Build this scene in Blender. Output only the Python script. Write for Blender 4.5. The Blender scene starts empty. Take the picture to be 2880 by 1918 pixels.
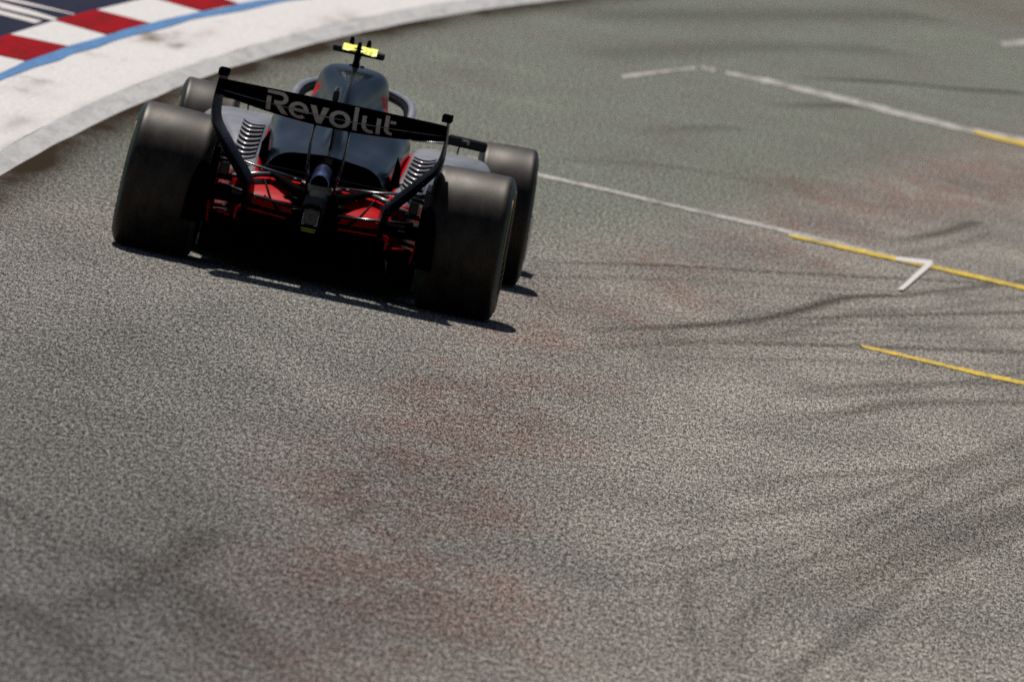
import bpy, math
import numpy as np
from mathutils import Vector
S = bpy.context.scene
R = math.radians
# ---------------- camera (telephoto, hand-tilted), sky, sun, exposure
def make_camera():
    yaw, pit, roll = .0243, .0608, .2081
    f = Vector((-math.sin(yaw)*math.cos(pit), math.cos(yaw)*math.cos(pit), -math.sin(pit)))
    r = f.cross(Vector((0, 0, 1))).normalized(); u = r.cross(f)
    c, s = math.cos(roll), math.sin(roll)
    rr = c*r + s*u; uu = -s*r + c*u
    from mathutils import Matrix
    m = Matrix((rr, uu, -f)).transposed().to_4x4()
    m.translation = Vector((2.7678, -70.312, 4.2074))
    cd = bpy.data.cameras.new("camera"); co = bpy.data.objects.new("camera", cd)
    S.collection.objects.link(co); co.matrix_world = m
    cd.sensor_width = 36; cd.lens = 40805/2880*36; cd.clip_start = 1; cd.clip_end = 9000
    cd.dof.use_dof = True; cd.dof.focus_distance = 64.5; cd.dof.aperture_fstop = 8.0
    S.camera = co
make_camera()
SUN = Vector((-.21, .43, .95)).normalized()
w = bpy.data.worlds.new("World"); S.world = w; w.use_nodes = True
sky = w.node_tree.nodes.new("ShaderNodeTexSky"); sky.sky_type = 'NISHITA'; sky.sun_disc = False
sky.sun_elevation = math.asin(SUN.z); sky.sun_rotation = math.atan2(SUN.x, SUN.y)
bg = w.node_tree.nodes["Background"]; bg.inputs[1].default_value = .05
w.node_tree.links.new(sky.outputs[0], bg.inputs[0])
ld = bpy.data.lights.new("sun", 'SUN'); ld.energy = 5.0; ld.angle = R(.5); ld.color = (1, .955, .89)
lo = bpy.data.objects.new("sun", ld); S.collection.objects.link(lo)
lo.rotation_euler = SUN.to_track_quat('Z', 'Y').to_euler()
S.view_settings.view_transform = 'Standard'; S.view_settings.look = 'None'
S.cycles.use_denoising = False
S.cycles.caustics_reflective = False; S.cycles.caustics_refractive = False; S.cycles.sample_clamp_indirect = 2.0
S.view_settings.exposure = -0.3; S.view_settings.gamma = 1.0

# ---------------- ground outlines, metres (x right, y along the track)
ASPH = [(-1.74,2.7),(-1.75,3.32),(-1.75,4.69),(-1.75,6.92),(-1.72,9.25),(-1.69,11.64),(-1.66,13.82),(-1.63,15.23),(-1.6,17.37),(-1.53,19.07),(-1.49,20.32),(-1.44,22.12),(-1.36,23.97),(-1.26,26.54),(-1.18,28.17),(-1.08,30.18),(-0.95,32.03),(-0.83,33.96),(-0.63,37.05),(-0.41,40.01),(-0.21,42.44),(-0.05,44.47),(0.26,47.92)]
GREY = [(-1.87,4.5),(-1.88,5.21),(-1.88,6.63),(-1.87,9.58),(-1.84,12.21),(-1.81,14.23),(-1.77,15.56),(-1.72,17.29),(-1.68,18.86),(-1.64,20.39),(-1.6,21.88),(-1.52,23.73),(-1.45,25.65),(-1.33,28.0),(-1.26,29.66),(-1.18,30.94),(-1.03,33.64),(-0.91,35.89),(-0.77,37.82),(-0.62,39.69),(-0.51,41.08),(-0.22,44.42)]
BLUE_NEAR = [(-2.39,11.52),(-2.39,12.08),(-2.37,13.46),(-2.35,14.9),(-2.31,16.72),(-2.27,18.09),(-2.22,19.88),(-2.19,21.36),(-2.12,23.08),(-2.03,24.68),(-1.96,26.54),(-1.88,28.47),(-1.73,30.95),(-1.58,32.98),(-1.43,34.93)]
BLUE_FAR = [(-2.46,12.48),(-2.46,13.13),(-2.45,14.97),(-2.42,16.52),(-2.36,17.92),(-2.34,19.67),(-2.27,21.33),(-2.23,23.31),(-2.17,24.65),(-2.07,26.63),(-1.95,29.04),(-1.83,31.03),(-1.71,32.57),(-1.6,34.15)]
OUTER = [(-2.77,16.65),(-2.76,17.8),(-2.68,20.88),(-2.65,22.23),(-2.59,23.58),(-2.5,26.43),(-2.46,27.2),(-2.4,28.43),(-2.32,30.33)]
BLOCKS = [((-2.65,14.95),(-2.45,14.97)),((-2.76,17.8),(-2.36,17.86)),((-2.68,20.88),(-2.3,20.4)),((-2.58,23.56),(-2.23,23.27)),((-2.47,27.17),(-2.08,26.62)),((-2.32,30.06),(-1.95,29.01)),((-2.08,32.93),(-1.79,31.71))]
STRIPES = [[(-3.18,22.63),(-3.16,22.62),(-2.66,22.29),(-2.64,22.16),(-3.12,22.15),(-3.14,22.16)],[(-3.11,21.75),(-3.09,21.72),(-2.9,21.54),(-2.68,21.13),(-2.69,20.78),(-3.04,20.95),(-3.05,20.96)],[(-3.03,20.65),(-3.01,20.62),(-2.73,20.38),(-2.74,19.89),(-2.97,20.05),(-2.99,20.06)],[(-2.7,26.25),(-2.58,26.06),(-2.52,26.55),(-2.65,26.89)]]
LINE1_A = [(0.48,15.31),(0.66,15.2),(1.07,15.1),(1.59,14.92),(2.12,14.79),(2.64,14.51),(2.84,14.31),(3.01,14.57)]
LINE1_B = [(0.5,14.91),(0.67,14.8),(1.08,14.69),(1.6,14.51),(2.13,14.34),(2.65,14.06),(2.83,13.91),(3.01,14.1)]
CORNER_CAP = [(2.8,14.2),(3.02,14.66),(3.01,14.08),(2.81,13.8)]
CORNER_LEG = [(2.99,14.31),(3.03,14.31),(2.88,10.64),(2.85,10.59)]
LINE2 = ([(1.31,35.88),(1.73,36.09),(2.39,35.65),(3.04,35.06),(3.37,35.15),(3.69,35.33)],[(1.33,35.29),(1.75,35.15),(2.4,34.56),(3.05,34.14),(3.37,34.23),(3.69,34.32)])
LINE2_LEFT = [(0.66,31.34),(0.89,33.59),(1.09,35.47),(1.11,35.04),(0.9,32.99),(0.69,30.75)]
LINE2_GAP = [(1.11,35.87),(1.22,36.13),(1.25,35.23),(1.17,35.06)]
YEL2 = [(3.16,34.55),(3.37,34.46),(3.69,34.55),(3.69,33.72),(3.37,33.78),(3.18,34.1)]
YEL3 = ([(2.71,4.63),(2.99,4.58),(3.34,4.46),(3.64,4.45)],[(2.73,4.36),(3.0,4.27),(3.34,4.11),(3.64,4.1)])
WHITE_FAR = [(3.31,54.3),(3.62,57.18),(3.62,55.94),(3.35,53.45)]
YEL1 = ([(2.16,14.26),(2.54,14.24),(2.93,14.23),(3.04,14.25),(3.43,14.1),(3.63,14.05)],[(2.17,13.95),(2.55,13.84),(2.92,13.78),(3.03,13.79),(3.43,13.65),(3.63,13.55)])
# ---------------- helpers
C = S.collection
def put(name, verts, faces, mat, parent=None, smooth=False, label=None, matidx=None):
    me = bpy.data.meshes.new(name)
    me.from_pydata([tuple(map(float, v)) for v in verts], [], [tuple(map(int, f)) for f in faces])
    mats = mat if isinstance(mat, (list, tuple)) else [mat]
    for m in mats: me.materials.append(m)
    if matidx is not None: me.polygons.foreach_set("material_index", [int(i) for i in matidx])
    if smooth: me.polygons.foreach_set("use_smooth", [True]*len(me.polygons))
    me.update()
    o = bpy.data.objects.new(name, me); C.objects.link(o)
    if parent is not None: o.parent = parent
    if label: o["label"] = label
    return o
def structure(o, label=None, cat=None):
    o["kind"] = "structure"
    if label: o["label"] = label
    if cat: o["category"] = cat
    return o
class G:
    """collects simple shapes into one mesh"""
    def __init__(s): s.v = []; s.f = []
    def add(s, v, f):
        n = len(s.v); s.v += [tuple(p) for p in v]; s.f += [tuple(i+n for i in q) for q in f]
    def box(s, c, d, bev=.0, rx=0, ry=0, rz=0):
        hx, hy, hz = d[0]/2, d[1]/2, d[2]/2
        b = min(bev, hx*.9, hy*.9, hz*.9)
        from mathutils import Euler
        e = Euler((rx, ry, rz)).to_matrix(); c = Vector(c)
        if b <= 0:
            P = [(x, y, z) for z in (-hz, hz) for x, y in ((-hx, -hy), (hx, -hy), (hx, hy), (-hx, hy))]
            F = [(3, 2, 1, 0), (4, 5, 6, 7), (0, 1, 5, 4), (1, 2, 6, 5), (2, 3, 7, 6), (3, 0, 4, 7)]
        else:
            P = []
            for z, k in ((-hz, b), (-hz+b, 0), (hz-b, 0), (hz, b)):
                x, y = hx-k, hy-k
                q = b*.6
                P += [(-x+q, -y, z), (x-q, -y, z), (x, -y+q, z), (x, y-q, z), (x-q, y, z), (-x+q, y, z), (-x, y-q, z), (-x, -y+q, z)]
            F = [tuple(range(7, -1, -1)), tuple(range(24, 32))]
            for k in range(3):
                for i in range(8):
                    j = (i+1) % 8
                    F.append((k*8+i, k*8+j, k*8+8+j, k*8+8+i))
        s.add([c + e @ Vector(p) for p in P], F)
    def rings(s, rings, cap=True, closed=True):
        n = len(rings[0]); v = [p for r in rings for p in r]; f = []
        for k in range(len(rings)-1):
            for i in range(n if closed else n-1):
                j = (i+1) % n
                f.append((k*n+i, k*n+j, (k+1)*n+j, (k+1)*n+i))
        if cap:
            f.append(tuple(range(n-1, -1, -1))); f.append(tuple(range((len(rings)-1)*n, len(rings)*n)))
        s.add(v, f)
    def bar(s, pts, a, b, up=(0, 1, 0), n=12):
        """elliptic bar along pts; a = half size along 'up', b = half size across; scalars or lists"""
        P = [Vector(p) for p in pts]; rs = []
        for i, p in enumerate(P):
            t = (P[min(i+1, len(P)-1)] - P[max(i-1, 0)]).normalized()
            U = Vector(up); U = (U - t*U.dot(t)).normalized(); V = t.cross(U)
            aa = a[i] if isinstance(a, (list, tuple)) else a
            bb = b[i] if isinstance(b, (list, tuple)) else b
            rs.append([p + U*aa*math.cos(k*2*math.pi/n) + V*bb*math.sin(k*2*math.pi/n) for k in range(n)])
        s.rings(rs)
    def prism(s, poly, lo, hi, axis=1):
        """poly in the two other axes, extruded along axis"""
        def mk(q, t):
            q = list(q); q.insert(axis, t); return tuple(q)
        n = len(poly)
        v = [mk(q, lo) for q in poly] + [mk(q, hi) for q in poly]
        f = [tuple(range(n)), tuple(range(2*n-1, n-1, -1))] + [(i, (i+1) % n, n+(i+1) % n, n+i) for i in range(n)]
        s.add(v, f)
    def put(s, name, mat, parent=None, smooth=False, label=None):
        return put(name, s.v, s.f, mat, parent, smooth, label)
def smooth_angle(o, deg=35):
    o.data.polygons.foreach_set("use_smooth", [True]*len(o.data.polygons))
    o.data.set_sharp_from_angle(angle=R(deg))
def catmull(P, n):
    """resample rows of P (k, ...) to n rows by Catmull-Rom"""
    P = np.asarray(P, float); k = len(P)
    Q = np.concatenate([2*P[:1]-P[1:2], P, 2*P[-1:]-P[-2:-1]])
    out = []
    for t in np.linspace(0, k-1, n):
        i = min(int(t), k-2); u = t-i
        a, b, c, d = Q[i], Q[i+1], Q[i+2], Q[i+3]
        out.append(.5*((2*b)+(-a+c)*u+(2*a-5*b+4*c-d)*u*u+(-a+3*b-3*c+d)*u**3))
    return np.array(out)

# ---------------- materials
def nodes(name):
    m = bpy.data.materials.new(name); m.use_nodes = True
    nt = m.node_tree; return m, nt, nt.nodes["Principled BSDF"]
def N(nt, kind, **kw):
    n = nt.nodes.new("ShaderNode"+kind)
    for k, v in kw.items():
        if k.startswith('i_'):
            key = k[2:]; key = int(key) if key.isdigit() else key.replace('_', ' ')
            n.inputs[key].default_value = v
        else: setattr(n, k, v)
    return n
def coords(nt, scale=(1, 1, 1), kind='Object'):
    t = N(nt, 'TexCoord'); mp = N(nt, 'Mapping'); mp.inputs['Scale'].default_value = scale
    nt.links.new(t.outputs[kind], mp.inputs[0]); return mp.outputs[0]
def ramp(nt, src, stops):
    r = N(nt, 'ValToRGB'); e = r.color_ramp.elements
    while len(e) < len(stops): e.new(.5)
    for i, (p, c) in enumerate(stops):
        e[i].position = p; e[i].color = (*c, 1) if len(c) == 3 else c
    nt.links.new(src, r.inputs[0]); return r.outputs[0]
def paint(name, col, rough=.3, metal=0, coat=0, vary=.12, scale=14, spec=.5, bump=0, stretch=(1, 1, 1)):
    m, nt, b = nodes(name)
    n = N(nt, 'TexNoise', i_Scale=scale, i_Detail=6.0, i_Roughness=.6)
    nt.links.new(coords(nt, stretch), n.inputs[0])
    lo = tuple(max(0, c*(1-vary)) for c in col); hi = tuple(min(1, c*(1+vary)) for c in col)
    nt.links.new(ramp(nt, n.outputs[0], [(.3, lo), (.7, hi)]), b.inputs['Base Color'])
    rr = ramp(nt, n.outputs[0], [(.3, (rough*.85,)*3), (.75, (min(1, rough*1.2),)*3)])
    nt.links.new(rr, b.inputs['Roughness'])
    b.inputs['Metallic'].default_value = metal; b.inputs['Coat Weight'].default_value = coat
    b.inputs['Coat Roughness'].default_value = .2
    b.inputs['Specular IOR Level'].default_value = spec
    if bump:
        bp = N(nt, 'Bump', i_Strength=bump, i_Distance=.004); nt.links.new(n.outputs[0], bp.inputs['Height'])
        nt.links.new(bp.outputs[0], b.inputs['Normal'])
    return m
M_black = paint("gloss black paint", (.003, .0035, .005), .22, 0, .12, .3, 5, spec=.25)
M_navy = paint("black metallic engine cover paint", (.0025, .005, .010), .22, .0, .13, .25, 4, spec=.18)
M_plate = paint("satin black endplate", (.004, .005, .008), .38, 0, 0, .3, 12, spec=.10)
M_wing = paint("satin black wing", (.002, .0024, .003), .4, 0, 0, .3, 12, spec=.0)
M_matt = paint("matt black carbon", (.0025, .003, .0035), .5, 0, 0, .3, 40, spec=.03)
M_void = paint("dark duct interior", (.001, .001, .0012), .9, 0, 0, .3, 20, spec=.02)
M_carbon = paint("carbon suspension", (.008, .009, .011), .25, 0, .4, .3, 40)
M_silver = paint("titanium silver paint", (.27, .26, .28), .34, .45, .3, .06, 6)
M_steel = paint("bare metal", (.09, .088, .085), .45, .8, 0, .3, 60)
M_red = paint("lava red paint", (.50, .004, .008), .35, 0, .0, .15, 8, spec=.04)
M_letter = paint("grey white lettering", (.36, .36, .355), .55, 0, 0, .05, 20, spec=.1)
M_fluo = paint("fluorescent yellow", (.92, .95, .05), .5, 0, 0, .05, 30)
M_fluo_dull = paint("dull green yellow", (.22, .30, .005), .5, 0, 0, .2, 30)
M_yellow_band = paint("yellow tyre marking", (.26, .18, .012), .6, 0, 0, .2, 40)
M_bluebl = paint("dark blue pod paint", (.008, .014, .028), .4, 0, .2, .2, 30, spec=.2)
M_armgrey = paint("bare grey carbon arm", (.10, .10, .105), .4, 0, .2, .3, 30)
M_slot_highlight = paint("painted slot highlight", (.22, .25, .30), .4, .2, 0, .2, 30)
M_glass = paint("dark lamp glass", (.004, .002, .003), .2, 0, .2, .3, 80)
M_lens = paint("mirror glass", (.5, .5, .5), .05, 1, 0, .02, 5)
M_exh = paint("heat blued exhaust metal", (.16, .20, .42), .22, .9, 0, .35, 9)
M_green = paint("green tyre shoulder marking", (.01, .03, .024), .55, 0, 0, .3, 30)

def tyre_mat():
    m, nt, b = nodes("dusty slick rubber")
    n = N(nt, 'TexNoise', i_Scale=9.0, i_Detail=8.0, i_Roughness=.62)
    nt.links.new(coords(nt, (1.7, 1, 1)), n.inputs[0])
    fine = N(nt, 'TexNoise', i_Scale=120.0, i_Detail=3.0); nt.links.new(coords(nt, (.5, 1, 1)), fine.inputs[0])
    mx = N(nt, 'Math', operation='MULTIPLY_ADD', i_1=.35, i_2=0.0)
    nt.links.new(fine.outputs[0], mx.inputs[0])
    ad = N(nt, 'Math', operation='ADD'); nt.links.new(n.outputs[0], ad.inputs[0]); nt.links.new(mx.outputs[0], ad.inputs[1])
    nt.links.new(ramp(nt, ad.outputs[0], [(.46, (.0035, .0028, .0024)), (.86, (.032, .025, .019))]), b.inputs['Base Color'])
    nt.links.new(ramp(nt, ad.outputs[0], [(.4, (.42,)*3), (.9, (.52,)*3)]), b.inputs['Roughness'])
    b.inputs['Specular IOR Level'].default_value = .26
    b.inputs['Specular Tint'].default_value = (1, .9, .8, 1)
    b.inputs['Sheen Weight'].default_value = .0
    bp = N(nt, 'Bump', i_Strength=.10, i_Distance=.002); nt.links.new(fine.outputs[0], bp.inputs['Height'])
    nt.links.new(bp.outputs[0], b.inputs['Normal'])
    return m
M_tyre = tyre_mat()
M_side = paint("tyre sidewall rubber", (.002, .002, .0025), .5, 0, 0, .3, 60, spec=.3)

def asphalt_mat():
    m, nt, b = nodes("asphalt")
    L = nt.links.new
    at = N(nt, 'Attribute', attribute_name='stain'); sep = N(nt, 'SeparateColor'); L(at.outputs['Color'], sep.inputs[0])
    at2 = N(nt, 'Attribute', attribute_name='vignette_dirt'); sep2 = N(nt, 'SeparateColor'); L(at2.outputs['Color'], sep2.inputs[0])
    # aggregate: stones worn flat along the driving direction, several sizes
    n1 = N(nt, 'TexNoise', i_Scale=52.0, i_Detail=6.0, i_Roughness=.85); L(coords(nt, (1, .12, 1)), n1.inputs[0])
    n2 = N(nt, 'TexNoise', i_Scale=135.0, i_Detail=3.0, i_Roughness=.8); L(coords(nt, (1, .08, 1)), n2.inputs[0])
    n3 = N(nt, 'TexNoise', i_Scale=1.3, i_Detail=7.0, i_Roughness=.6); L(coords(nt, (1, .25, 1)), n3.inputs[0])
    a = N(nt, 'Math', operation='ADD'); L(n1.outputs[0], a.inputs[0]); L(n2.outputs[0], a.inputs[1])
    h = N(nt, 'Math', operation='MULTIPLY', i_1=.5); L(a.outputs[0], h.inputs[0])
    grain = ramp(nt, h.outputs[0], [(.43, (.032, .031, .030)), (.50, (.188, .177, .160)), (.57, (.53, .495, .445))])
    def mix(fac, c1, c2, mode='MIX'):
        x = N(nt, 'Mix', data_type='RGBA', blend_type=mode)
        if isinstance(fac, float): x.inputs[0].default_value = fac
        else: L(fac, x.inputs[0])
        for s, c in ((6, c1), (7, c2)):
            if isinstance(c, tuple): x.inputs[s].default_value = (*c, 1)
            else: L(c, x.inputs[s])
        return x.outputs[2]
    def breakup(mask, lo, hi):
        # stain and vignette masks worn through by the medium noise
        s = N(nt, 'Math', operation='MULTIPLY'); L(mask, s.inputs[0])
        r = ramp(nt, n3.outputs[0], [(.36, (lo,)*3), (.64, (hi,)*3)]); L(r, s.inputs[1]); s.use_clamp = True
        return s.outputs[0]
    patch = ramp(nt, n3.outputs[0], [(.32, (.76, .765, .77)), (.68, (1.20, 1.185, 1.16))])
    c = mix(1.0, grain, patch, 'MULTIPLY')
    c = mix(breakup(sep.outputs[1], .5, 1.3), c, mix(1.0, c, (.68, .77, .735), 'MULTIPLY'))      # old green paint
    n4 = N(nt, 'TexNoise', i_Scale=4.5, i_Detail=9.0, i_Roughness=.72); L(coords(nt, (1, .22, 1)), n4.inputs[0])
    rb = N(nt, 'Math', operation='MULTIPLY'); L(ramp(nt, n4.outputs[0], [(.38, (.15,)*3), (.62, (1.7,)*3)]), rb.inputs[0]); L(breakup(sep.outputs[0], .4, 1.4), rb.inputs[1]); rb.use_clamp = True
    c = mix(rb.outputs[0], c, mix(1.0, c, (.86, .715, .70), 'MULTIPLY'))     # red dust
    c = mix(breakup(sep.outputs[2], .82, 1.15), c, mix(1.0, c, (.33, .31, .30), 'MULTIPLY'))      # rubber marks
    c = mix(breakup(sep2.outputs[0], .9, 1.1), c, mix(1.0, c, (.50, .52, .56), 'MULTIPLY'))    # rubbered line plus painted-in lens vignette
    c = mix(breakup(sep2.outputs[1], .6, 1.4), c, (.035, .026, .019))                            # dirt at the kerb
    L(c, b.inputs['Base Color'])
    b.inputs['Roughness'].default_value = .9; b.inputs['Specular IOR Level'].default_value = .0
    bp = N(nt, 'Bump', i_Strength=.5, i_Distance=.008); L(h.outputs[0], bp.inputs['Height']); L(bp.outputs[0], b.inputs['Normal'])
    return m
M_asphalt = asphalt_mat()
def ground_paint(name, col, worn, dirt=(.12, .11, .10), amount=(.60, .78), streak=(3, .35, 1), fine=.12, scale=2.2):
    """track paint: worn along the driving direction, with fine grain"""
    m, nt, b = nodes(name); L = nt.links.new
    n = N(nt, 'TexNoise', i_Scale=scale, i_Detail=9.0, i_Roughness=.66); L(coords(nt, streak), n.inputs[0])
    g = N(nt, 'TexNoise', i_Scale=40.0, i_Detail=4.0, i_Roughness=.7); L(coords(nt, (1, .15, 1)), g.inputs[0])
    base = ramp(nt, g.outputs[0], [(.3, tuple(c*(1-fine) for c in col)), (.7, tuple(min(1, c*(1+fine)) for c in col))])
    x = N(nt, 'Mix', data_type='RGBA'); L(ramp(nt, n.outputs[0], [(amount[0], (0,)*3), (amount[1], (worn,)*3)]), x.inputs[0])
    L(base, x.inputs[6]); x.inputs[7].default_value = (*dirt, 1)
    at = N(nt, 'Attribute', attribute_name='stain'); sp = N(nt, 'SeparateColor'); L(at.outputs['Color'], sp.inputs[0])
    k = N(nt, 'Math', operation='MULTIPLY'); L(sp.outputs[0], k.inputs[0]); L(ramp(nt, n.outputs[0], [(.35, (.1,)*3), (.6, (1.,)*3)]), k.inputs[1]); k.use_clamp = True
    y = N(nt, 'Mix', data_type='RGBA'); L(k.outputs[0], y.inputs[0]); L(x.outputs[2], y.inputs[6]); y.inputs[7].default_value = (.20, .155, .12, 1); x = y
    L(x.outputs[2], b.inputs['Base Color']); b.inputs['Roughness'].default_value = .7
    b.inputs['Specular IOR Level'].default_value = .0
    bp = N(nt, 'Bump', i_Strength=.3, i_Distance=.004); L(g.outputs[0], bp.inputs['Height']); L(bp.outputs[0], b.inputs['Normal'])
    return m
M_white = ground_paint("white kerb paint", (.63, .605, .595), .6, (.30, .27, .25), (.58, .86))
M_greyc = ground_paint("grey concrete edge", (.47, .46, .455), .6, (.17, .19, .18), (.45, .75), scale=3)
M_kred = ground_paint("red kerb paint", (.30, .014, .020), .6, (.07, .02, .02), (.42, .72))
M_kblue = ground_paint("blue line paint", (.11, .235, .45), .6, (.13, .13, .16), (.44, .74), fine=.15)
M_knavy = ground_paint("navy run-off paint", (.030, .033, .058), .5, (.05, .045, .05), (.45, .8))
M_wline = ground_paint("worn white line paint", (.40, .385, .36), .8, (.16, .15, .14), (.46, .66), fine=.35)
M_wfresh = ground_paint("fresh white line paint", (.62, .58, .56), .4, (.3, .28, .26), (.6, .8), fine=.1)
M_yline = ground_paint("yellow line paint", (.62, .44, .085), .8, (.22, .20, .15), (.46, .70), fine=.25)
# ---------------- the track
def curve_ext(P, back=-40, fwd=75):
    """outline continued along the same gentle bend beyond the part given"""
    P = np.array(P, float); P = P[np.argsort(P[:, 1])]
    keep = [0]
    for i in range(1, len(P)):
        if P[i, 1]-P[keep[-1], 1] > .2: keep.append(i)
    P = P[keep]
    fit = np.polyfit(P[:, 1], P[:, 0], 4); P[:, 0] = np.polyval(fit, P[:, 1])      # smooth bend
    co = np.polyfit(P[-5:, 1], P[-5:, 0], 1)[0]; y1, x1 = P[-1, 1], P[-1, 0]
    ys = np.arange(y1+3, fwd, 3.); F = [(x1+co*(y-y1)+.0022*(y-y1)**2, y) for y in ys]
    y0, x0 = P[0, 1], P[0, 0]
    B = [(x0-.0006*(y-y0)**2, y) for y in np.arange(back, y0-2, 3.)]
    return np.array(B+[tuple(p) for p in P]+F)
def on_curve(cv, y):
    return np.interp(y, cv[:, 1], cv[:, 0])
KERB_IN = curve_ext(ASPH); KERB_TOP = curve_ext(GREY)
C_OUT = curve_ext(OUTER); C_BN = curve_ext(BLUE_NEAR); C_BF = curve_ext(BLUE_FAR)
ysamp = np.arange(-40, 75.01, .5)
rng = np.random.default_rng(4)
def wob(seed, amp, n=len(ysamp)):
    r = np.random.default_rng(seed).normal(size=n)
    k = np.array([1, 2, 3, 2, 1.]); r = np.convolve(r, k/k.sum(), 'same'); return r*amp
def strip(name, a, b, za, zb, mat, seed=None, amp=.0, rows=2):
    ka = on_curve(a, ysamp); kb = on_curve(b, ysamp)
    if seed: ka = ka+wob(seed, amp); kb = kb+wob(seed+50, amp)
    V, F = [], []
    for y, x0, x1 in zip(ysamp, ka, kb):
        for t in np.linspace(0, 1, rows): V.append((x0+(x1-x0)*t, y, za+(zb-za)*t))
    for i in range(len(ysamp)-1):
        for j in range(rows-1):
            q = i*rows+j; F.append((q, q+1, q+1+rows, q+rows))
    if V[1][0] < V[0][0]: F = [f[::-1] for f in F]
    return put(name, V, F, mat)
def dist_poly(X, Y, P):
    """distance measured across the track direction-stretched plane"""
    d = np.full(X.shape, 1e9)
    for (x0, y0), (x1, y1) in zip(P[:-1], P[1:]):
        dx, dy = x1-x0, y1-y0; L2 = dx*dx+dy*dy+1e-9
        t = np.clip(((X-x0)*dx+(Y-y0)*dy)/L2, 0, 1)
        d = np.minimum(d, np.hypot(X-x0-t*dx, Y-y0-t*dy))
    return d
def ground():
    xs = np.concatenate([[-3000, -600, -120, -40, -12, -5], np.arange(-2.4, 4.4, .025), [6, 12, 40, 120, 600, 3000]])
    ys = np.concatenate([[-3000, -600, -150, -60], np.arange(-27, 72, .25), [85, 120, 250, 700, 3000]])
    X, Y = np.meshgrid(xs, ys)
    nx, ny = len(xs), len(ys)
    V = np.stack([X.ravel(), Y.ravel(), np.zeros(X.size)], 1)
    i = np.arange((ny-1)*(nx-1)); q = (i//(nx-1))*nx+i % (nx-1)
    F = np.stack([q, q+1, q+1+nx, q+nx], 1)
    me = bpy.data.meshes.new("asphalt_track")
    me.vertices.add(len(V)); me.vertices.foreach_set("co", V.ravel())
    me.loops.add(F.size); me.loops.foreach_set("vertex_index", F.ravel().astype(np.int32))
    me.polygons.add(len(F)); me.polygons.foreach_set("loop_start", (np.arange(len(F))*4).astype(np.int32))
    me.update(calc_edges=True)
    X, Y = X.ravel(), Y.ravel()
    red = np.zeros(X.shape); grn = np.zeros(X.shape); dark = np.zeros(X.shape)
    blobs = [(2.16, 20.0, .30, 1.5, .9), (2.6, 20.3, .3, 1.6, .8), (2.92, 22.6, .22, 1.6, 1.3), (3.2, 25.4, .25, 2., .7), (3.5, 28.3, .3, 2.5, .9),
             (2.18, 16.0, .22, 1.2, .8), (2.5, 16.3, .2, 1., .8), (1.95, 12.1, .22, 1.1, .9), (2.3, 11.7, .25, 1.2, .8), (1.65, 8.3, .3, 1.2, .9),
             (1.78, 5.8, .22, 1.0, .8), (1.3, 3.0, .35, 1.2, .8), (1.69, 1.5, .2, .9, .7), (1.15, -.6, .3, 1.2, .7), (.95, -5.2, .25, 1.2, .8),
             (1.05, -6.8, .22, 1., 1.), (1.35, -7.7, .25, 1.2, .9), (1.47, -3.6, .25, 1., .7), (.95, -10., .3, 1.3, .9), (1.15, -11.6, .3, 1.3, .6),
             (.85, -12.9, .22, 1., 1.), (1.0, -16.8, .25, 1.6, .8), (1.25, -17.3, .35, 2., .8), (1.4, -12.9, .25, 1.4, .6), (1.6, -17.8, .3, 1.6, .6),
             (1.1, -20.5, .35, 2., .7), (3.3, 63., 1., 4., .7), (3.35, 33.3, .3, 2., .4), (2.9, 27.5, .5, 3., .5), (.0, 5.5, .3, 2.2, .3)]
    for x, y, sx, sy, a in blobs:
        red += .75*a*np.exp(-((X-x)/sx)**2-((Y-y)/sy)**2)+.22*a*np.exp(-((X-x)/sx/2)**2-((Y-y)/sy/2)**2)
    # faded green run-off paint beyond a slanted edge
    edge = np.interp(X, [-2, .2, 1.0, 1.6, 2.2, 3.0, 4.0], [4, 6, 8.5, 12.5, 20, 31, 40])
    grn = .95/(1+np.exp(-(Y-edge)/1.6))
    grn = np.maximum(grn, .25*np.exp(-((X-.2)/.5)**2-((Y+2)/6)**2))
    for P, wd, a in SKID_SET:
        P = catmull(P, 5*len(P)) if len(P) > 2 else np.array(P)
        if wd < .055: dark = np.maximum(dark, .55*a*np.exp(-(dist_poly(X, Y, P+[.10, -1.1])/wd)**2))
        t = np.clip((Y-min(P[0][1], P[-1][1]))/3.0+.3, 0, 1)      # marks fade in where the tyre starts to slide
        d = dist_poly(X, Y, P); dark = np.maximum(dark, 1.2*a*t*np.exp(-(d/wd)**2))
    kerb = on_curve(KERB_IN, np.clip(Y, -40, 75))
    dk = X-kerb
    dirt = np.where(dk > -.2, np.exp(-(np.clip(dk, 0, 9)/.21)**2), 1)*1.0
    line = 1/(1+np.exp((X-(.55-.03*(Y+10)))/.22))*1/(1+np.exp((Y+5)/4.0))*.95  # rubbered band; its lower-left darkness stands in for lens vignetting
    line = np.maximum(line, .36/(1+np.exp((X-1.45+.05*Y)/.35))/(1+np.exp((Y-9)/3.)))
    line += .30*np.exp(-((X-1.0)/.55)**2)/(1+np.exp((Y+9)/2.5))
    for nm, ch in (("stain", (red, grn, dark)), ("vignette_dirt", (line, dirt, line*0))):
        at = me.color_attributes.new(nm, 'FLOAT_COLOR', 'POINT')
        a = np.ones((len(X), 4)); a[:, 0], a[:, 1], a[:, 2] = [np.clip(c, 0, 1.5) for c in ch]
        at.data.foreach_set("color", a.ravel())
    me.materials.append(M_asphalt)
    o = bpy.data.objects.new("asphalt_track", me); C.objects.link(o)
    structure(o, "grey asphalt of the racing track with faded green and red stains", "ground")
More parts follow.
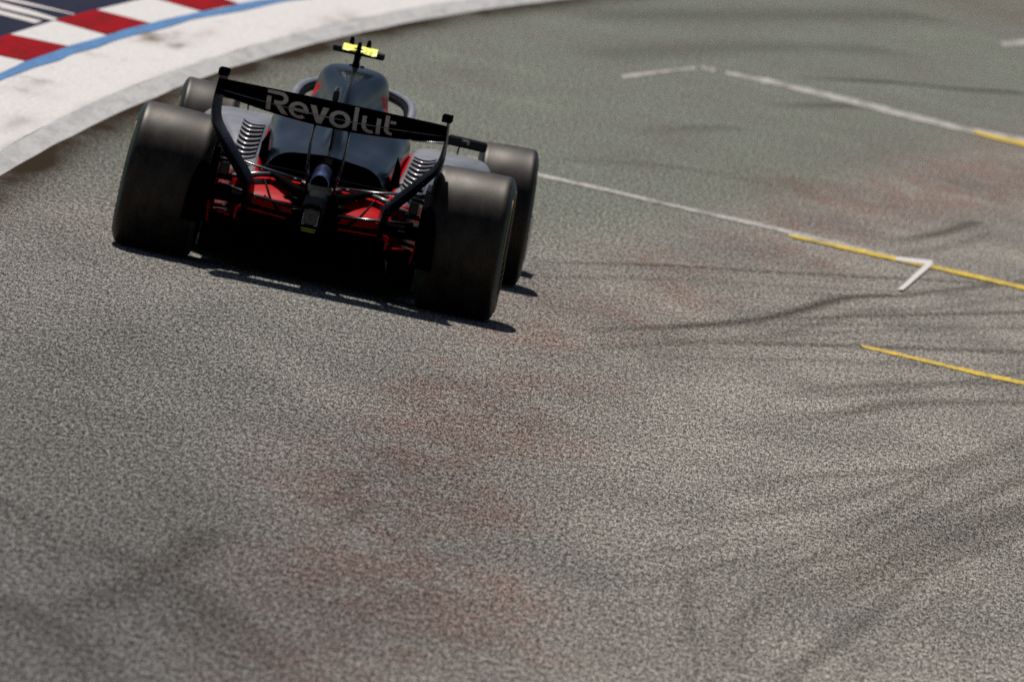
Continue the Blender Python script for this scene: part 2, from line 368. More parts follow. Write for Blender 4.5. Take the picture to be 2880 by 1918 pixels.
SKID_SET = [
 ([(3.64, -2.83),(3.14, -7.64),(2.88, -10.52),(2.58, -12.08),(2.25, -13.34)], 0.056, 0.43),
 ([(3.37, -2.23),(3.13, -5.75),(2.87, -9.21),(2.6, -13.04),(2.57, -14.7)], 0.048, 0.34),
 ([(2.25, -13.34),(2.3, -15.34),(2.36, -17.21),(2.42, -18.73)], 0.032, 0.37),
 ([(2.34, -11.63),(2.18, -12.52),(1.99, -13.59)], 0.048, 0.31),
 ([(2.52, -17.85),(2.54, -14.66),(2.81, -12.17),(3.11, -9.7),(3.64, -4.74)], 0.072, 0.31),
 ([(3.33, -9.58),(3.26, -13.56),(3.27, -15.81)], 0.040, 0.22),
 ([(0.94, 5.82),(1.55, 8.07),(2.21, 10.02),(3.02, 12.56),(3.62, 14.3)], 0.035, 0.8),
 ([(2.14, 7.59),(2.8, 9.83),(2.97, 10.85),(3.62, 14.95)], 0.035, 0.65),
 ([(1.38, 0.89),(1.8, 2.82),(2.14, 4.74),(2.38, 6.83),(2.58, 8.83),(2.82, 10.03)], 0.05, 0.85),
 ([(2.14, 4.64),(2.61, 6.98),(3.62, 11.45)], 0.035, 0.75),
 ([(1.59, 0.93),(2.03, 2.24),(2.54, 3.94),(3.63, 7.35)], 0.045, 0.75),
 ([(2.74, 15.84),(3.04, 18.35),(3.25, 20.75)], 0.05, 0.7),
 ([(2.41, -0.9),(2.74, 1.0),(3.63, 4.59)], 0.06, 0.5),
 ([(2.44, -2.94),(2.72, -1.32),(3.01, 0.54),(3.63, 2.84)], 0.07, 0.5),
 ([(-0.29, -17.01),(-0.0, -18.1),(0.19, -18.85),(0.27, -18.26),(0.45, -18.81)], 0.10, 0.32),
 ([(0.27, -18.26),(0.5, -18.98),(0.66, -19.67),(0.87, -20.76),(1.06, -22.13)], 0.15, 0.35),
 ([(0.02, -21.21),(0.24, -21.85),(0.47, -23.0),(0.58, -23.67)], 0.14, 0.38),
 ([(0.69, -20.79),(0.87, -21.63),(1.0, -22.46)], 0.1, 0.3),
 ([(0.67, -13.7),(0.82, -13.66),(0.87, -12.26)], 0.03, 0.6),
 ([(1.75,31.61),(2.1,33.64),(2.4,35.1)], .08, .6), ([(1.87,37.74),(2.5,40.45),(3.0,41.9),(3.53,43.95)], .07, .85)]
SKID_SET += [([(2.3, -8.5), (2.6, -6.5), (3.0, -4.8), (3.6, -2.)], .05, .35), ([(2.0, -11.5), (2.45, -9.5), (2.9, -6.5), (3.6, -.5)], .04, .35), ([(1.7, -15.5), (2.1, -14.2), (2.6, -11), (3.1, -6.2), (3.6, 0)], .035, .3), ([(2.6, -19), (2.9, -15), (3.2, -10.5), (3.6, -7)], .05, .4), ([(2.2, -1.8), (2.8, .6), (3.6, 5.4)], .03, .45), ([(1.9, 3.2), (2.5, 5.8), (3.6, 9.6)], .03, .5), ([(2.7, -14), (3.2, -9), (3.6, -5.5)], .16, .45),
             ([(.2, -22), (.45, -19), (.5, -16.5)], .10, .4), ([(1.0, 23), (1.4, 26), (1.6, 27)], .1, .3),
             ([(0, 40), (1.2, 48), (2.6, 57)], .3, .35), ([(.3, 33), (1.3, 41), (2.4, 47)], .25, .3), ([(.6, 17), (1.3, 19.5), (1.9, 20)], .12, .3)]
ground()
KZ = .03
structure(strip("kerb_edge", KERB_IN, KERB_TOP, .0, KZ, M_greyc, 3, .007), "low grey concrete slope at the edge of the white kerb", "kerb")
kerb = strip("kerb", KERB_TOP, C_OUT, KZ, KZ, M_white, None, rows=30)
co = np.array([v.co[:] for v in kerb.data.vertices]); X_, Y_ = co[:, 0], co[:, 1]
st = np.zeros(len(co))
for x, y, sx, sy, a in ((-2.09, 21.2, .10, .7, 1.1), (-1.9, 21., .05, .5, .9), (-1.86, 23.1, .05, 1.2, .5), (-2.36, 12.8, .10, .3, .8), (-2.2, 12.8, .08, .3, .7),
                        (-2.19, 21.9, .1, .6, .7), (-1.42, 26.9, .04, 1.5, .6), (-2.3, 17.6, .13, .25, .9), (-2.25, 11.6, .2, .5, .5), (-2.02, 22.2, .06, .8, .7), (-1.3, 30, .1, 1.5, .5), (-2.0, 8., .1, 1.5, .4)):
    st += a*np.exp(-((X_-x)/sx)**2-((Y_-y)/sy)**2)
st += .55*np.exp(-((X_-on_curve(KERB_TOP, Y_))/.03)**2)*(.5+.5*np.sin(Y_*1.7)*np.sin(Y_*.63))
at = kerb.data.color_attributes.new("stain", 'FLOAT_COLOR', 'POINT'); cc = np.ones((len(co), 4)); cc[:, 0] = np.clip(st, 0, 1.2); at.data.foreach_set("color", cc.ravel())
structure(kerb, "wide white painted kerb curving along the track edge", "kerb")
structure(strip("blue_line", C_BN, C_BF, KZ+.004, KZ+.004, M_kblue, 11, .02), "blue painted line running along the white kerb", "line")
# run-off beyond the kerb
V = []; F = []
for x, y in zip(on_curve(C_OUT, ysamp), ysamp):
    V += [(x, y, KZ), (-90, y, KZ)]
for i in range(len(ysamp)-1): F.append((2*i, 2*i+2, 2*i+3, 2*i+1))
structure(put("run_off", V, F, M_knavy), "dark navy painted run-off beyond the red and white kerb", "ground")
def quad_patch(name, a0, a1, b0, b1, z, mat, n=6):
    """patch of the kerb between two crossing edges, following the outer line and the blue line"""
    V, F = [], []
    for i in range(n+1):
        t = i/n
        yo = a0[1]+(b0[1]-a0[1])*t; yi = a1[1]+(b1[1]-a1[1])*t
        V += [(on_curve(C_OUT, yo), yo, z), (on_curve(C_BF, yi)-.004, yi, z)]
    for i in range(n): F.append((2*i, 2*i+1, 2*i+3, 2*i+2))
    return put(name, V, F, mat)
B = list(BLOCKS)
L0 = B[0][0][1]-(B[1][0][1]-B[0][0][1])
ys_pairs = [(b[0][1], b[1][1]) for b in B]
ys_pairs = [(ys_pairs[0][0]-3*k, ys_pairs[0][1]-3*k) for k in (6, 5, 4, 3, 2, 1)] + ys_pairs + [(ys_pairs[-1][0]+3*k, ys_pairs[-1][1]+3*k) for k in range(1, 8)]
for i in range(len(ys_pairs)-1):
    if i % 2 == 0:
        (a0, a1), (b0, b1) = ys_pairs[i], ys_pairs[i+1]
        structure(quad_patch("kerb_block", (0, a0), (0, a1), (0, b0), (0, b1), KZ+.004, M_kred), "red painted block of the kerb between white blocks", "kerb")
def sheet(name, poly, mat, z, label, cat):
    n = len(poly)
    a = sum(poly[i][0]*poly[(i+1) % n][1]-poly[(i+1) % n][0]*poly[i][1] for i in range(n))
    if a < 0: poly = poly[::-1]
    return structure(put(name, [(x, y, z) for x, y in poly], [tuple(range(n))], mat), label, cat)
def band(name, a, b, mat, z, label, n=60, amp=.02, seed=1):
    """painted line between two edges, with slightly ragged borders"""
    a = catmull(a, n); b = catmull(b, n); r = np.random.default_rng(seed)
    a[:, 1] += r.normal(size=n)*amp; b[:, 1] += r.normal(size=n)*amp
    V = [(p[0], p[1], z) for p in a]+[(p[0], p[1], z) for p in b]
    F = [(n+i, n+i+1, i+1, i) for i in range(n-1)]
    return structure(put(name, V, F, mat), label, "line")
for st in STRIPES:
    sheet("run_off_stripe", [(x, y) for x, y in st], M_wfresh, KZ+.004, "white stripe painted on the navy run-off", "line")
A1 = [(.2, 15.42)]+LINE1_A[:-1]+[(3.0, 14.3)]; B1 = [(.2, 15.02)]+LINE1_B[:-1]+[(2.99, 13.95)]
band("white_line", A1, B1, M_wline, .004, "long worn white line running from behind the car to the white corner mark", seed=2)
band("white_line", LINE2[0], LINE2[1], M_wline, .004, "worn white line farther up the track, above the others", seed=3, amp=.05)
sheet("white_line", LINE2_LEFT, M_wline, .004, "short slanting white dash left of the far white line", "line")
sheet("white_line", LINE2_GAP, M_wline, .004, "small white dab between the far dash and the far white line", "line")
sheet("white_line", WHITE_FAR, M_wline, .004, "white dash at the far right edge of the track", "line")
sheet("corner_mark", CORNER_CAP, M_wfresh, .010, "bright white end cap where the white line meets the yellow line", "line")
sheet("corner_mark", CORNER_LEG, M_wfresh, .013, "short bright white bar pointing back from the corner of the lines", "line")
band("yellow_line", YEL1[0], YEL1[1], M_yline, .007, "yellow line painted along the near white line and past its corner", seed=5)
band("yellow_line", YEL2[:3], [YEL2[5], YEL2[4], YEL2[3]], M_yline, .008, "faded yellow line under the far white line at the right edge", seed=6)
band("yellow_line", YEL3[0], YEL3[1], M_yline, .004, "nearest yellow line, alone on the grey asphalt", seed=7)
# ---------------- the racing car (origin on the ground under the rear axle, nose towards +y)
car = bpy.data.objects.new("racing_car", None); C.objects.link(car)
car["label"] = "black open wheel racing car with red rear bodywork, silver sidepods and a wide rear wing"
car["category"] = "racing car"

def section_loft(secs, ny, nx, mirror=True):
    """secs: [(y, [(x,z)...])] half sections from the top centre outwards -> smooth grid of points"""
    ys = np.array([s[0] for s in secs]); A = np.array([s[1] for s in secs], float)
    A = np.stack([catmull(r, nx) for r in A])            # across
    full = np.concatenate([A, ys[:, None, None]*np.ones((len(ys), nx, 1))], 2)
    full = catmull(full, ny)                              # along
    full[..., 0] = np.maximum(full[..., 0], 0)
    P = full[..., [0, 2, 1]]
    if mirror:
        Lf = P[:, ::-1].copy(); Lf[..., 0] *= -1
        P = np.concatenate([Lf[:, :-1], P], 1)
    return P
def grid_faces(P):
    a, b = P.shape[:2]
    return [(i*b+j, i*b+j+1, (i+1)*b+j+1, (i+1)*b+j) for i in range(a-1) for j in range(b-1)]
def shell(name, P, mats, parent, thick=.008, pick=None, label=None):
    F = grid_faces(P); V = P.reshape(-1, 3)
    idx = None
    if pick is not None:
        cen = V[np.array(F)].mean(1); idx = [pick(*c) for c in cen]
    o = put(name, V, F, mats, parent, True, label, idx)
    md = o.modifiers.new("thickness", 'SOLIDIFY'); md.thickness = thick; md.offset = -1; md.use_rim = False
    return o
# engine cover: roll hoop, shoulders, two cooling exits at the tail
EC = [
 (1.74, [(0, .990), (.055, .988), (.112, .978), (.146, .952), (.160, .91), (.167, .86), (.175, .80), (.185, .75), (.19, .69), (.195, .60), (.20, .45)]),
 (1.55, [(0, .994), (.06, .991), (.118, .980), (.153, .952), (.168, .905), (.178, .855), (.194, .80), (.225, .755), (.275, .70), (.31, .60), (.31, .45)]),
 (1.25, [(0, .965), (.035, .957), (.075, .935), (.105, .895), (.12, .85), (.145, .805), (.215, .775), (.29, .752), (.335, .70), (.345, .60), (.34, .45)]),
 (.95, [(0, .905), (.018, .895), (.04, .87), (.06, .83), (.08, .785), (.13, .75), (.21, .735), (.285, .715), (.325, .66), (.335, .57), (.325, .45)]),
 (.65, [(0, .785), (.014, .778), (.030, .755), (.045, .725), (.07, .705), (.13, .680), (.205, .672), (.27, .650), (.305, .60), (.318, .52), (.305, .43)]),
 (.45, [(0, .705), (.014, .702), (.030, .690), (.045, .672), (.075, .655), (.14, .640), (.205, .638), (.258, .615), (.293, .57), (.305, .50), (.295, .43)]),
 (.30, [(0, .642), (.014, .641), (.030, .637), (.045, .631), (.075, .625), (.14, .617), (.205, .610), (.252, .585), (.284, .54), (.292, .49), (.285, .43)]),
 (.16, [(0, .602), (.014, .602), (.030, .601), (.045, .600), (.075, .597), (.14, .590), (.20, .580), (.245, .556), (.276, .515), (.283, .475), (.278, .42)]),
]
P = section_loft(EC, 90, 60)
P[..., 0] -= .012*np.clip(P[..., 1]/1.6, 0, 1)
def cover_z(x, y):
    i = int(np.argmin(abs(P_EC[:, 0, 1]-y))); r = P_EC[i]; k = r.shape[0]//6
    return float(np.interp(x, r[k:-k, 0], r[k:-k, 2]))
P_EC = P.copy()
def cover_pick(x, y, z):
    d = z-(.905-(abs(x)-.10)*.0)
    if 1.30 < y < 1.66 and .745 < z < .885 and abs(x) > .135:
        # small red arrow on each flank of the air box, pointing down
        u = (1.60-y)/.26; v = (.885-z)/.14
        if 0 < u < 1 and v < 1 and abs(u-.45) < .33*(1-v)+.05: return 1
    return 0
cover = shell("engine_cover", P, [M_navy, M_red], car, .008, cover_pick)
# black mouths behind the tail of the cover
g = G()
for s in (-1, 1):
    g.prism([(s*.03, .42), (s*.27, .42), (s*.275, .50), (s*.24, .555), (s*.19, .578), (s*.03, .590)], .24, .27)
g.put("cooling_exit", M_void, cover)
g = G(); g.box((0, .22, .585), (.05, .1, .05), .01); g.box((0, .2, .44), (.5, .2, .03), .01)
g.put("tail_divider", M_black, cover)
# shark fin
g = G(); g.prism([(1.22, .93), (1.12, .965), (.8, .93), (.42, .86), (.24, .80), (.27, .70), (.25, .62), (.5, .68), (.9, .85), (1.15, .90)], -.015, -.004, 0)
g.put("engine_cover_fin", M_navy, cover)
# raised panel creases; silver ones on the left are painted sun glints
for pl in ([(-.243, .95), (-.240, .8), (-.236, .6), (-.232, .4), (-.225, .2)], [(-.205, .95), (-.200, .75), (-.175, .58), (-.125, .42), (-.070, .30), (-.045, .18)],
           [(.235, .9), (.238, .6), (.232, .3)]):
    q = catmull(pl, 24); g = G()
    g.bar([(x, y, cover_z(x, y)+.001) for x, y in q], .0055, .004, up=(1, 0, 0), n=8); g.put("cover_crease_and_glint", M_silver if pl[0][0] < 0 else M_navy, cover, True)
# air box opening and headrest
g = G()
g.rings([[(a*math.cos(t)*.95, 1.745, .86+b*math.sin(t)) for t in np.linspace(0, 2*math.pi, 20, endpoint=False)] for a, b in ((.13, .10), (.11, .08))], cap=True)
g.put("air_intake", M_void, cover)

# camera pod on the roll hoop
g = G()
g.bar([(-.022, 1.60, .975), (-.021, 1.60, 1.03), (-.020, 1.60, 1.078)], [.05, .04, .05], [.026, .016, .022], up=(0, 1, 0), n=14)
g.box((-.044, 1.60, .998), (.022, .03, .02), .004); g.box((.012, 1.60, 1.00), (.022, .03, .02), .004)
pod = g.put("camera_mount", M_matt, car); smooth_angle(pod)
g = G(); g.box((-.020, 1.612, 1.073), (.262, .062, .034), .006); g.put("camera_pod", M_bluebl, pod)
g = G(); V = []
n = 24; xs_ = np.linspace(-.102, .072, n)
for x in xs_:
    e = .0015*math.sin(x*90)+.001*math.sin(x*210)
    w_ = (.004 if x < -.02 else -.003)*abs(math.sin(x*40))
    V.append([(x, 1.537, 1.073+e+w_), (x, 1.560, 1.086+e), (x, 1.600, 1.101), (x, 1.655, 1.103), (x, 1.655, 1.095), (x, 1.600, 1.0945), (x, 1.548, 1.072)])
g.rings(V); g.put("camera_cover", M_fluo, pod)
for x, y, z, h in ((-.066, 1.66, 1.10, .042), (-.020, 1.545, 1.072, .055), (.020, 1.66, 1.10, .040)):
    g = G(); g.bar([(x, y, z), (x, y-.003, z+h*.5), (x, y-.004, z+h*.9), (x, y-.004, z+h)], [.018, .016, .012, .006], [.013, .012, .009, .004], n=12)
    if z < 1.09: g.box((x, y, z+.018), (.044, .014, .006), .002)
    o = g.put("antenna", M_matt, pod); smooth_angle(o)

# halo, cockpit rim, chassis and nose
g = G()
hp = [(-.285, 1.62, .70), (-.305, 1.85, .775), (-.300, 2.15, .83), (-.262, 2.42, .858), (-.18, 2.66, .872), (-.08, 2.80, .877), (0, 2.83, .878)]
hp = hp+[(-x, y, z) for x, y, z in hp[-2::-1]]
hp = [(p[0]*.97-.010, p[1], p[2]-.012) for p in catmull(hp, 40)]
g.bar(hp, .013, .020, up=(0, 0, 1), n=12)
g.bar([(0, 2.82, .872), (0, 2.95, .80), (0, 3.12, .66)], .02, .012, up=(0, 1, 0))
halo = g.put("halo", M_silver, car, True)
g = G(); g.bar([(x*.95, y*.985+.02, z-.028) for x, y, z in hp[2:-2]], .019, .024, up=(0, 0, 1), n=10)
g.put("halo_underside", M_matt, halo, True)
CH = [
 (1.60, [(0, .66), (.20, .66), (.29, .62), (.31, .50), (.30, .30), (.22, .12), (0, .10)]),
 (2.0, [(0, .62), (.22, .645), (.31, .61), (.33, .50), (.31, .30), (.22, .12), (0, .10)]),
 (2.7, [(0, .60), (.2, .62), (.27, .59), (.285, .50), (.27, .32), (.2, .15), (0, .13)]),
 (3.3, [(0, .62), (.12, .615), (.19, .58), (.21, .50), (.2, .36), (.14, .24), (0, .22)]),
 (4.1, [(0, .52), (.08, .515), (.14, .49), (.155, .42), (.15, .33), (.1, .26), (0, .25)]),
 (4.75, [(0, .33), (.05, .325), (.09, .31), (.10, .27), (.09, .22), (.05, .19), (0, .185)]),
]
P = section_loft(CH, 50, 30)
F = grid_faces(P); V = P.reshape(-1, 3); nb = P.shape[1]
F.append(tuple(range((P.shape[0]-1)*nb, P.shape[0]*nb)))
ch = put("chassis", V, F, M_silver, car, True)
g = G(); g.rings([[(a*math.cos(t), 2.12+b*math.sin(t), z) for t in np.linspace(0, 2*math.pi, 24, endpoint=False)] for a, b, z in ((.24, .50, .665), (.20, .46, .67), (.2, .46, .655), (.24, .5, .61))])
g.put("cockpit_surround", M_matt, ch, True)
# front wing
g = G()
for i, (y, z, c) in enumerate(((4.75, .10, .26), (4.58, .17, .16), (4.45, .24, .13))):
    for s in (-1, 1):
        ring = []
        for x in np.linspace(.02, .90, 8):
            zz = z+.03*(x/.9)**2*(1 if i else 0)
            ring.append([(s*x, y+c/2, zz-.01), (s*x, y, zz-.012), (s*x, y-c/2, zz+.03), (s*x, y, zz+.002)])
        g.rings(ring)
fw = g.put("front_wing", M_black, car)
for s in (-1, 1):
    g = G(); g.box((s*.915, 4.60, .17), (.015, .50, .24), .006); g.put("front_wing_endplate", M_silver, fw)

# floor and diffuser
g = G(); g.prism([(-.40, -.02), (.40, -.02), (.62, .55), (.78, .8), (.79, 2.6), (.45, 3.0), (-.45, 3.0), (-.79, 2.6), (-.78, .8), (-.62, .55)], .045, .075, 2)
floor = g.put("floor", M_matt, car)
g = G(); g.box((0, 1.6, .035), (.28, 3.0, .015), .004); g.put("plank", M_matt, floor)
# diffuser: open black box with rounded upper corners
def rbox_profile(hx, z0, z1, r, n=6):
    p = [(-hx, z0)]
    for k in range(n+1):
        a = math.pi-k*math.pi/2/n; p.append((-hx+r+r*math.cos(a), z1-r+r*math.sin(a)))
    for k in range(n+1):
        a = math.pi/2-k*math.pi/2/n; p.append((hx-r+r*math.cos(a), z1-r+r*math.sin(a)))
    return p+[(hx, z0)]
g = G()
out_ = [[(x, y, z) for x, z in rbox_profile(.375, .06, zt, .045)] for y, zt in ((.45, .12), (.1, .2), (-.30, .292))]
in_ = [[(x, y, z) for x, z in rbox_profile(.365, .06, zt-.012, .04)] for y, zt in ((-.30, .292), (.1, .2), (.45, .12))]
g.rings(out_+in_, cap=False, closed=False)
g.prism(rbox_profile(.355, .085, .262, .03), .08, .10)
diff = g.put("diffuser", M_void, car); 
for x in (-.24, -.12, .12, .24):
    g = G(); g.prism([(.4, .06), (-.28, .07), (-.28, .27), (.0, .22), (.4, .11)], x-.004, x+.004, 0); g.put("strake", M_void, diff)
for s in (-1, 1):
    g = G(); g.rings([[(s*(.46+x*.13), y, z) for x, z in rbox_profile(.5, .06, zt, .04)] for y, zt in ((.3, .13), (.0, .22), (-.22, .262))], closed=True)
    g.put("diffuser_flank", M_void, diff)

for s in (-1, 1):
    g = G(); g.rings([[(s*(.378+.0), y, .245), (s*.378, y, .300), (s*.365, y, .312), (s*.13, y, .300), (s*.13, y, .294), (s*.352, y, .303), (s*.366, y, .290), (s*.368, y, .245)] for y in (-.31, -.24)])
    g.put("diffuser_lip", M_red, diff)
    g = G(); g.prism([(s*.402, .250), (s*.462, .262), (s*.462, .270), (s*.402, .259)], -.27, -.16); g.prism([(s*.498, .205), (s*.506, .205), (s*.516, .30), (s*.508, .30)], -.27, -.1)
    g.put("flank_edge", M_red, diff)
# red lower bodywork
def super_ring(cx, cz, a, b, y, n=36, e=.55):
    out = []
    for k in range(n):
        t = 2*math.pi*k/n; c, s = math.cos(t), math.sin(t)
        out.append((cx+a*math.copysign(abs(c)**e, c), y, cz+b*math.copysign(abs(s)**e, s)))
    return out
def resample_rings(rows, n):
    """rows (y, cx, cz, a, b) smoothed along y"""
    A = catmull(np.array(rows, float), n); return A
g = G()
rows = resample_rings([(1.3, 0, .30, .50, .18), (.8, 0, .31, .47, .18), (.5, 0, .315, .445, .165), (.2, 0, .385, .41, .090), (.05, 0, .382, .40, .083), (-.08, 0, .372, .385, .068), (-.18, 0, .360, .36, .045), (-.25, 0, .348, .32, .025)], 30)
g.rings([super_ring(r[1], r[2], r[3], r[4], r[0], e=.6) for r in rows[::-1]])
low = g.put("lower_bodywork", M_red, car, True, label="glossy red bodywork low at the rear")
smooth_angle(low, 50)
for x in (-.255, -.10, .12, .27):
    g = G(); g.bar([(x, .05, .463), (x, -.08, .437), (x, -.18, .395), (x, -.25, .355)], .002, .003, up=(1, 0, 0), n=6)
    g.put("panel_joint", M_matt, low)
g = G(); g.box((.01, -.12, .365), (.26, .28, .13), .03); g.put("gearbox_panel", M_matt, low)

g = G(); g.prism([(-.305, .505), (-.30, .478), (-.22, .462), (-.13, .415), (-.07, .385), (.07, .385), (.13, .415), (.22, .462), (.30, .478), (.305, .505), (.28, .51), (-.28, .51)], .06, .20)
g.put("exit_shelf", M_void, car)
# sidepods with louvres
SP = [(2.38, .50, .53, .16, .10), (2.3, .515, .53, .205, .115), (2.0, .52, .465, .225, .185), (1.5, .515, .41, .215, .255), (1.15, .49, .40, .185, .262), (.85, .455, .378, .140, .245),
      (.55, .42, .355, .105, .208), (.28, .395, .345, .085, .165), (.08, .375, .345, .07, .125), (-.02, .365, .35, .05, .09)]
def pod_pick(s):
    def f(x, y, z):
        X_ = abs(x)
        if z < .455-.02*(X_-.4): return 1
        if X_ < .345+.02*(y-.3) and y < 1.5: return 1
        return 0
    return f
sidepods = []
for s in (-1, 1):
    rows = resample_rings(SP, 60); g = G()
    g.rings([super_ring(s*r[1], r[2], r[3], r[4], r[0], n=48, e=.5) for r in rows[::-1]])
    V = np.array(g.v); cen = [V[list(f)].mean(0) for f in g.f]; pk = pod_pick(s)
    o = put("sidepod", g.v, g.f, [M_silver, M_red], car, True, "silver sidepod with red lower edge", [pk(*c) for c in cen])
    smooth_angle(o, 45); sidepods.append(o)
    # dark cooling slot between sidepod and engine cover
    g = G(); g.prism([(s*.305, .50), (s*.352, .47), (s*.348, .60), (s*.318, .665)], .40, .46)
    g.put("cooling_slot", M_void, o)
    # louvre bank: dark recess and eight curved blades stepping down the ramp
    A = resample_rings(SP, 200)
    def ramp_point(y, x):
        r = [np.interp(-y, -A[:, 0], A[:, k]) for k in range(5)]
        u = min(1, abs((abs(x)-r[1])/r[3])); c = u**2          # cos^e = u -> cos = u^(1/e)
        return r[2]+r[4]*max(0., math.sqrt(max(0, 1-c*c)))**.5
    nb_ = 8
    for k in range(nb_):
        y0 = 1.03-.090*k; xa, xb = .375, .485
        gd = G(); gl = G(); dk = []; bl = []
        for t in np.linspace(0, 1, 13):
            x = xa+(xb-xa)*t - .012*(k/7)
            yy = y0-.085*math.sin(math.pi*t)**.8
            z = ramp_point(yy, x)
            dk.append([(s*x, yy+.020, z+.010), (s*x, yy-.020, z+.010), (s*x, yy-.020, z-.004), (s*x, yy+.020, z-.004)])
            z2 = ramp_point(yy-.030, x)
            z2 = ramp_point(yy-.06, x); z = ramp_point(yy-.022, x)
            bl.append([(s*x, yy-.022, z+.008), (s*x, yy-.06, z2+.009), (s*x, yy-.06, z2+.003), (s*x, yy-.022, z+.002)])
        gd.rings(dk if s > 0 else dk[::-1]); gd.put("louvre_gap", M_void, o)
        gl.rings(bl if s > 0 else bl[::-1]); gl.put("louvre", M_silver, o, True)

# mirrors
for s in (-1, 1):
    g = G(); g.box((s*.576, 2.40, .703), (.205, .07, .052), .010, ry=s*.02)
    m = g.put("wing_mirror", M_black, car)
    g = G(); g.box((s*.576, 2.363, .703), (.16, .006, .036), .002); g.put("mirror_glass", M_black, m)
    g = G(); g.box((s*.565, 2.358, .715), (.030, .004, .012), .001); g.box((s*.583, 2.358, .708), (.010, .004, .020), .001); g.put("mirror_badge", M_letter, m)
    g = G(); g.bar([(s*.540, 2.40, .682), (s*.536, 2.40, .60)], .012, .0045, n=8); g.put("mirror_stay", M_matt, m)
    g = G(); g.bar([(s*.30, 2.42, .662), (s*.40, 2.42, .672), (s*.485, 2.41, .680)], .03, .006, n=10); g.put("mirror_arm", M_silver, m, True)

# tail: crash structure, rain light, exhaust
g = G()
rr = [( .25, .40, .075, .09), (-.1, .385, .062, .075), (-.45, .362, .056, .072), (-.62, .345, .050, .062)]
g.rings([super_ring(0.0, z, a, b, y, n=24, e=.5) for y, z, a, b in rr[::-1]])
cs = g.put("crash_structure", M_matt, car, True); smooth_angle(cs, 50)
g = G(); g.box((.003, -.626, .345), (.078, .016, .080), .006); rl = g.put("rain_light", M_glass, cs)
g = G()
for k in range(40):
    t = 2*math.pi*k/40
    for r in (.020, .026, .032):
        g.box((.003+r*.85*math.cos(t+r*30), -.6355, .348+r*1.15*math.sin(t+r*30)), (.0025, .002, .0025), 0)
g.put("light_ring", M_armgrey, rl)
for s in (-1, 1):
    g = G(); g.box((.003+s*.036, -.6355, .335), (.003, .003, .05), 0); g.box((.003+s*.030, -.6357, .3085), (.014, .0026, .003), 0); g.put("light_bracket", M_letter, rl)
g = G(); g.box((.003, -.632, .287), (.070, .01, .006), .001); g.box((.003, -.628, .276), (.066, .01, .006), .001)
g.put("light_stripe", M_fluo_dull, rl)
g = G()
rg = []
for y, r in ((.34, .046), (.16, .046), (.0, .047), (-.045, .048)): rg.append([(-.012+r*math.cos(t), y, .488+(y)*.24+r*math.sin(t)) for t in np.linspace(0, 2*math.pi, 28, endpoint=False)])
for y, r in ((-.045, .043), (.05, .041), (.12, .0)): rg.append([(-.012+max(r, .001)*math.cos(t), y, .488+(y)*.24+max(r, .001)*math.sin(t)) for t in np.linspace(0, 2*math.pi, 28, endpoint=False)])
g.rings(rg, cap=False); ex = g.put("exhaust_pipe", M_exh, car, True)
smooth_angle(ex, 40)
g = G(); g.rings([[(-.012+.038*math.cos(t), y, .486+.036*math.sin(t)) for t in np.linspace(0, 2*math.pi, 20, endpoint=False)] for y in (-.02, .0)]); g.put("pipe_bore", M_void, ex)

# rear wing
def wz(x): q = (abs(x)/.57)**2; return .787+.053*q, .849+.026*q, .930-.004*q      # lower edge, slot, top edge
def wing_surface(x, z):
    """y of the rearward face at height z"""
    zb, zs, zt = wz(x)
    if z > zs: return -.60-.075*(z-zs)/(zt-zs)
    t = max(0., min(1, (z-zb)/(zs-zb))); return -.400-.185*t**.55
g = G(); ring = []
for x in np.linspace(-.565, .565, 41):
    zb, zs, zt = wz(x); zz = zs-.005
    rear = [(x, wing_surface(x, zb+(zz-zb)*t), zb+(zz-zb)*t) for t in (1, .8, .6, .4, .2, .08, 0)]
    ring.append(rear+[(x, -.32, zb+.002), (x, -.265, zb+.014), (x, -.25, zb+.03), (x, -.30, zb+.042), (x, -.42, zb+.045), (x, -.52, zs-.008)])
g.rings(ring); rw = g.put("rear_wing", M_wing, car); smooth_angle(rw, 40)
g = G(); ring = []
for x in np.linspace(-.562, .562, 41):
    zb, zs, zt = wz(x)
    ring.append([(x, -.675, zt), (x, wing_surface(x, zs+.04), zs+.04), (x, -.602, zs+.003), (x, -.59, zs), (x, -.565, zs+.003), (x, -.60, zs+.04), (x, -.667, zt+.002)])
g.rings(ring[::-1]); fl = g.put("flap", M_wing, rw); smooth_angle(fl, 40)
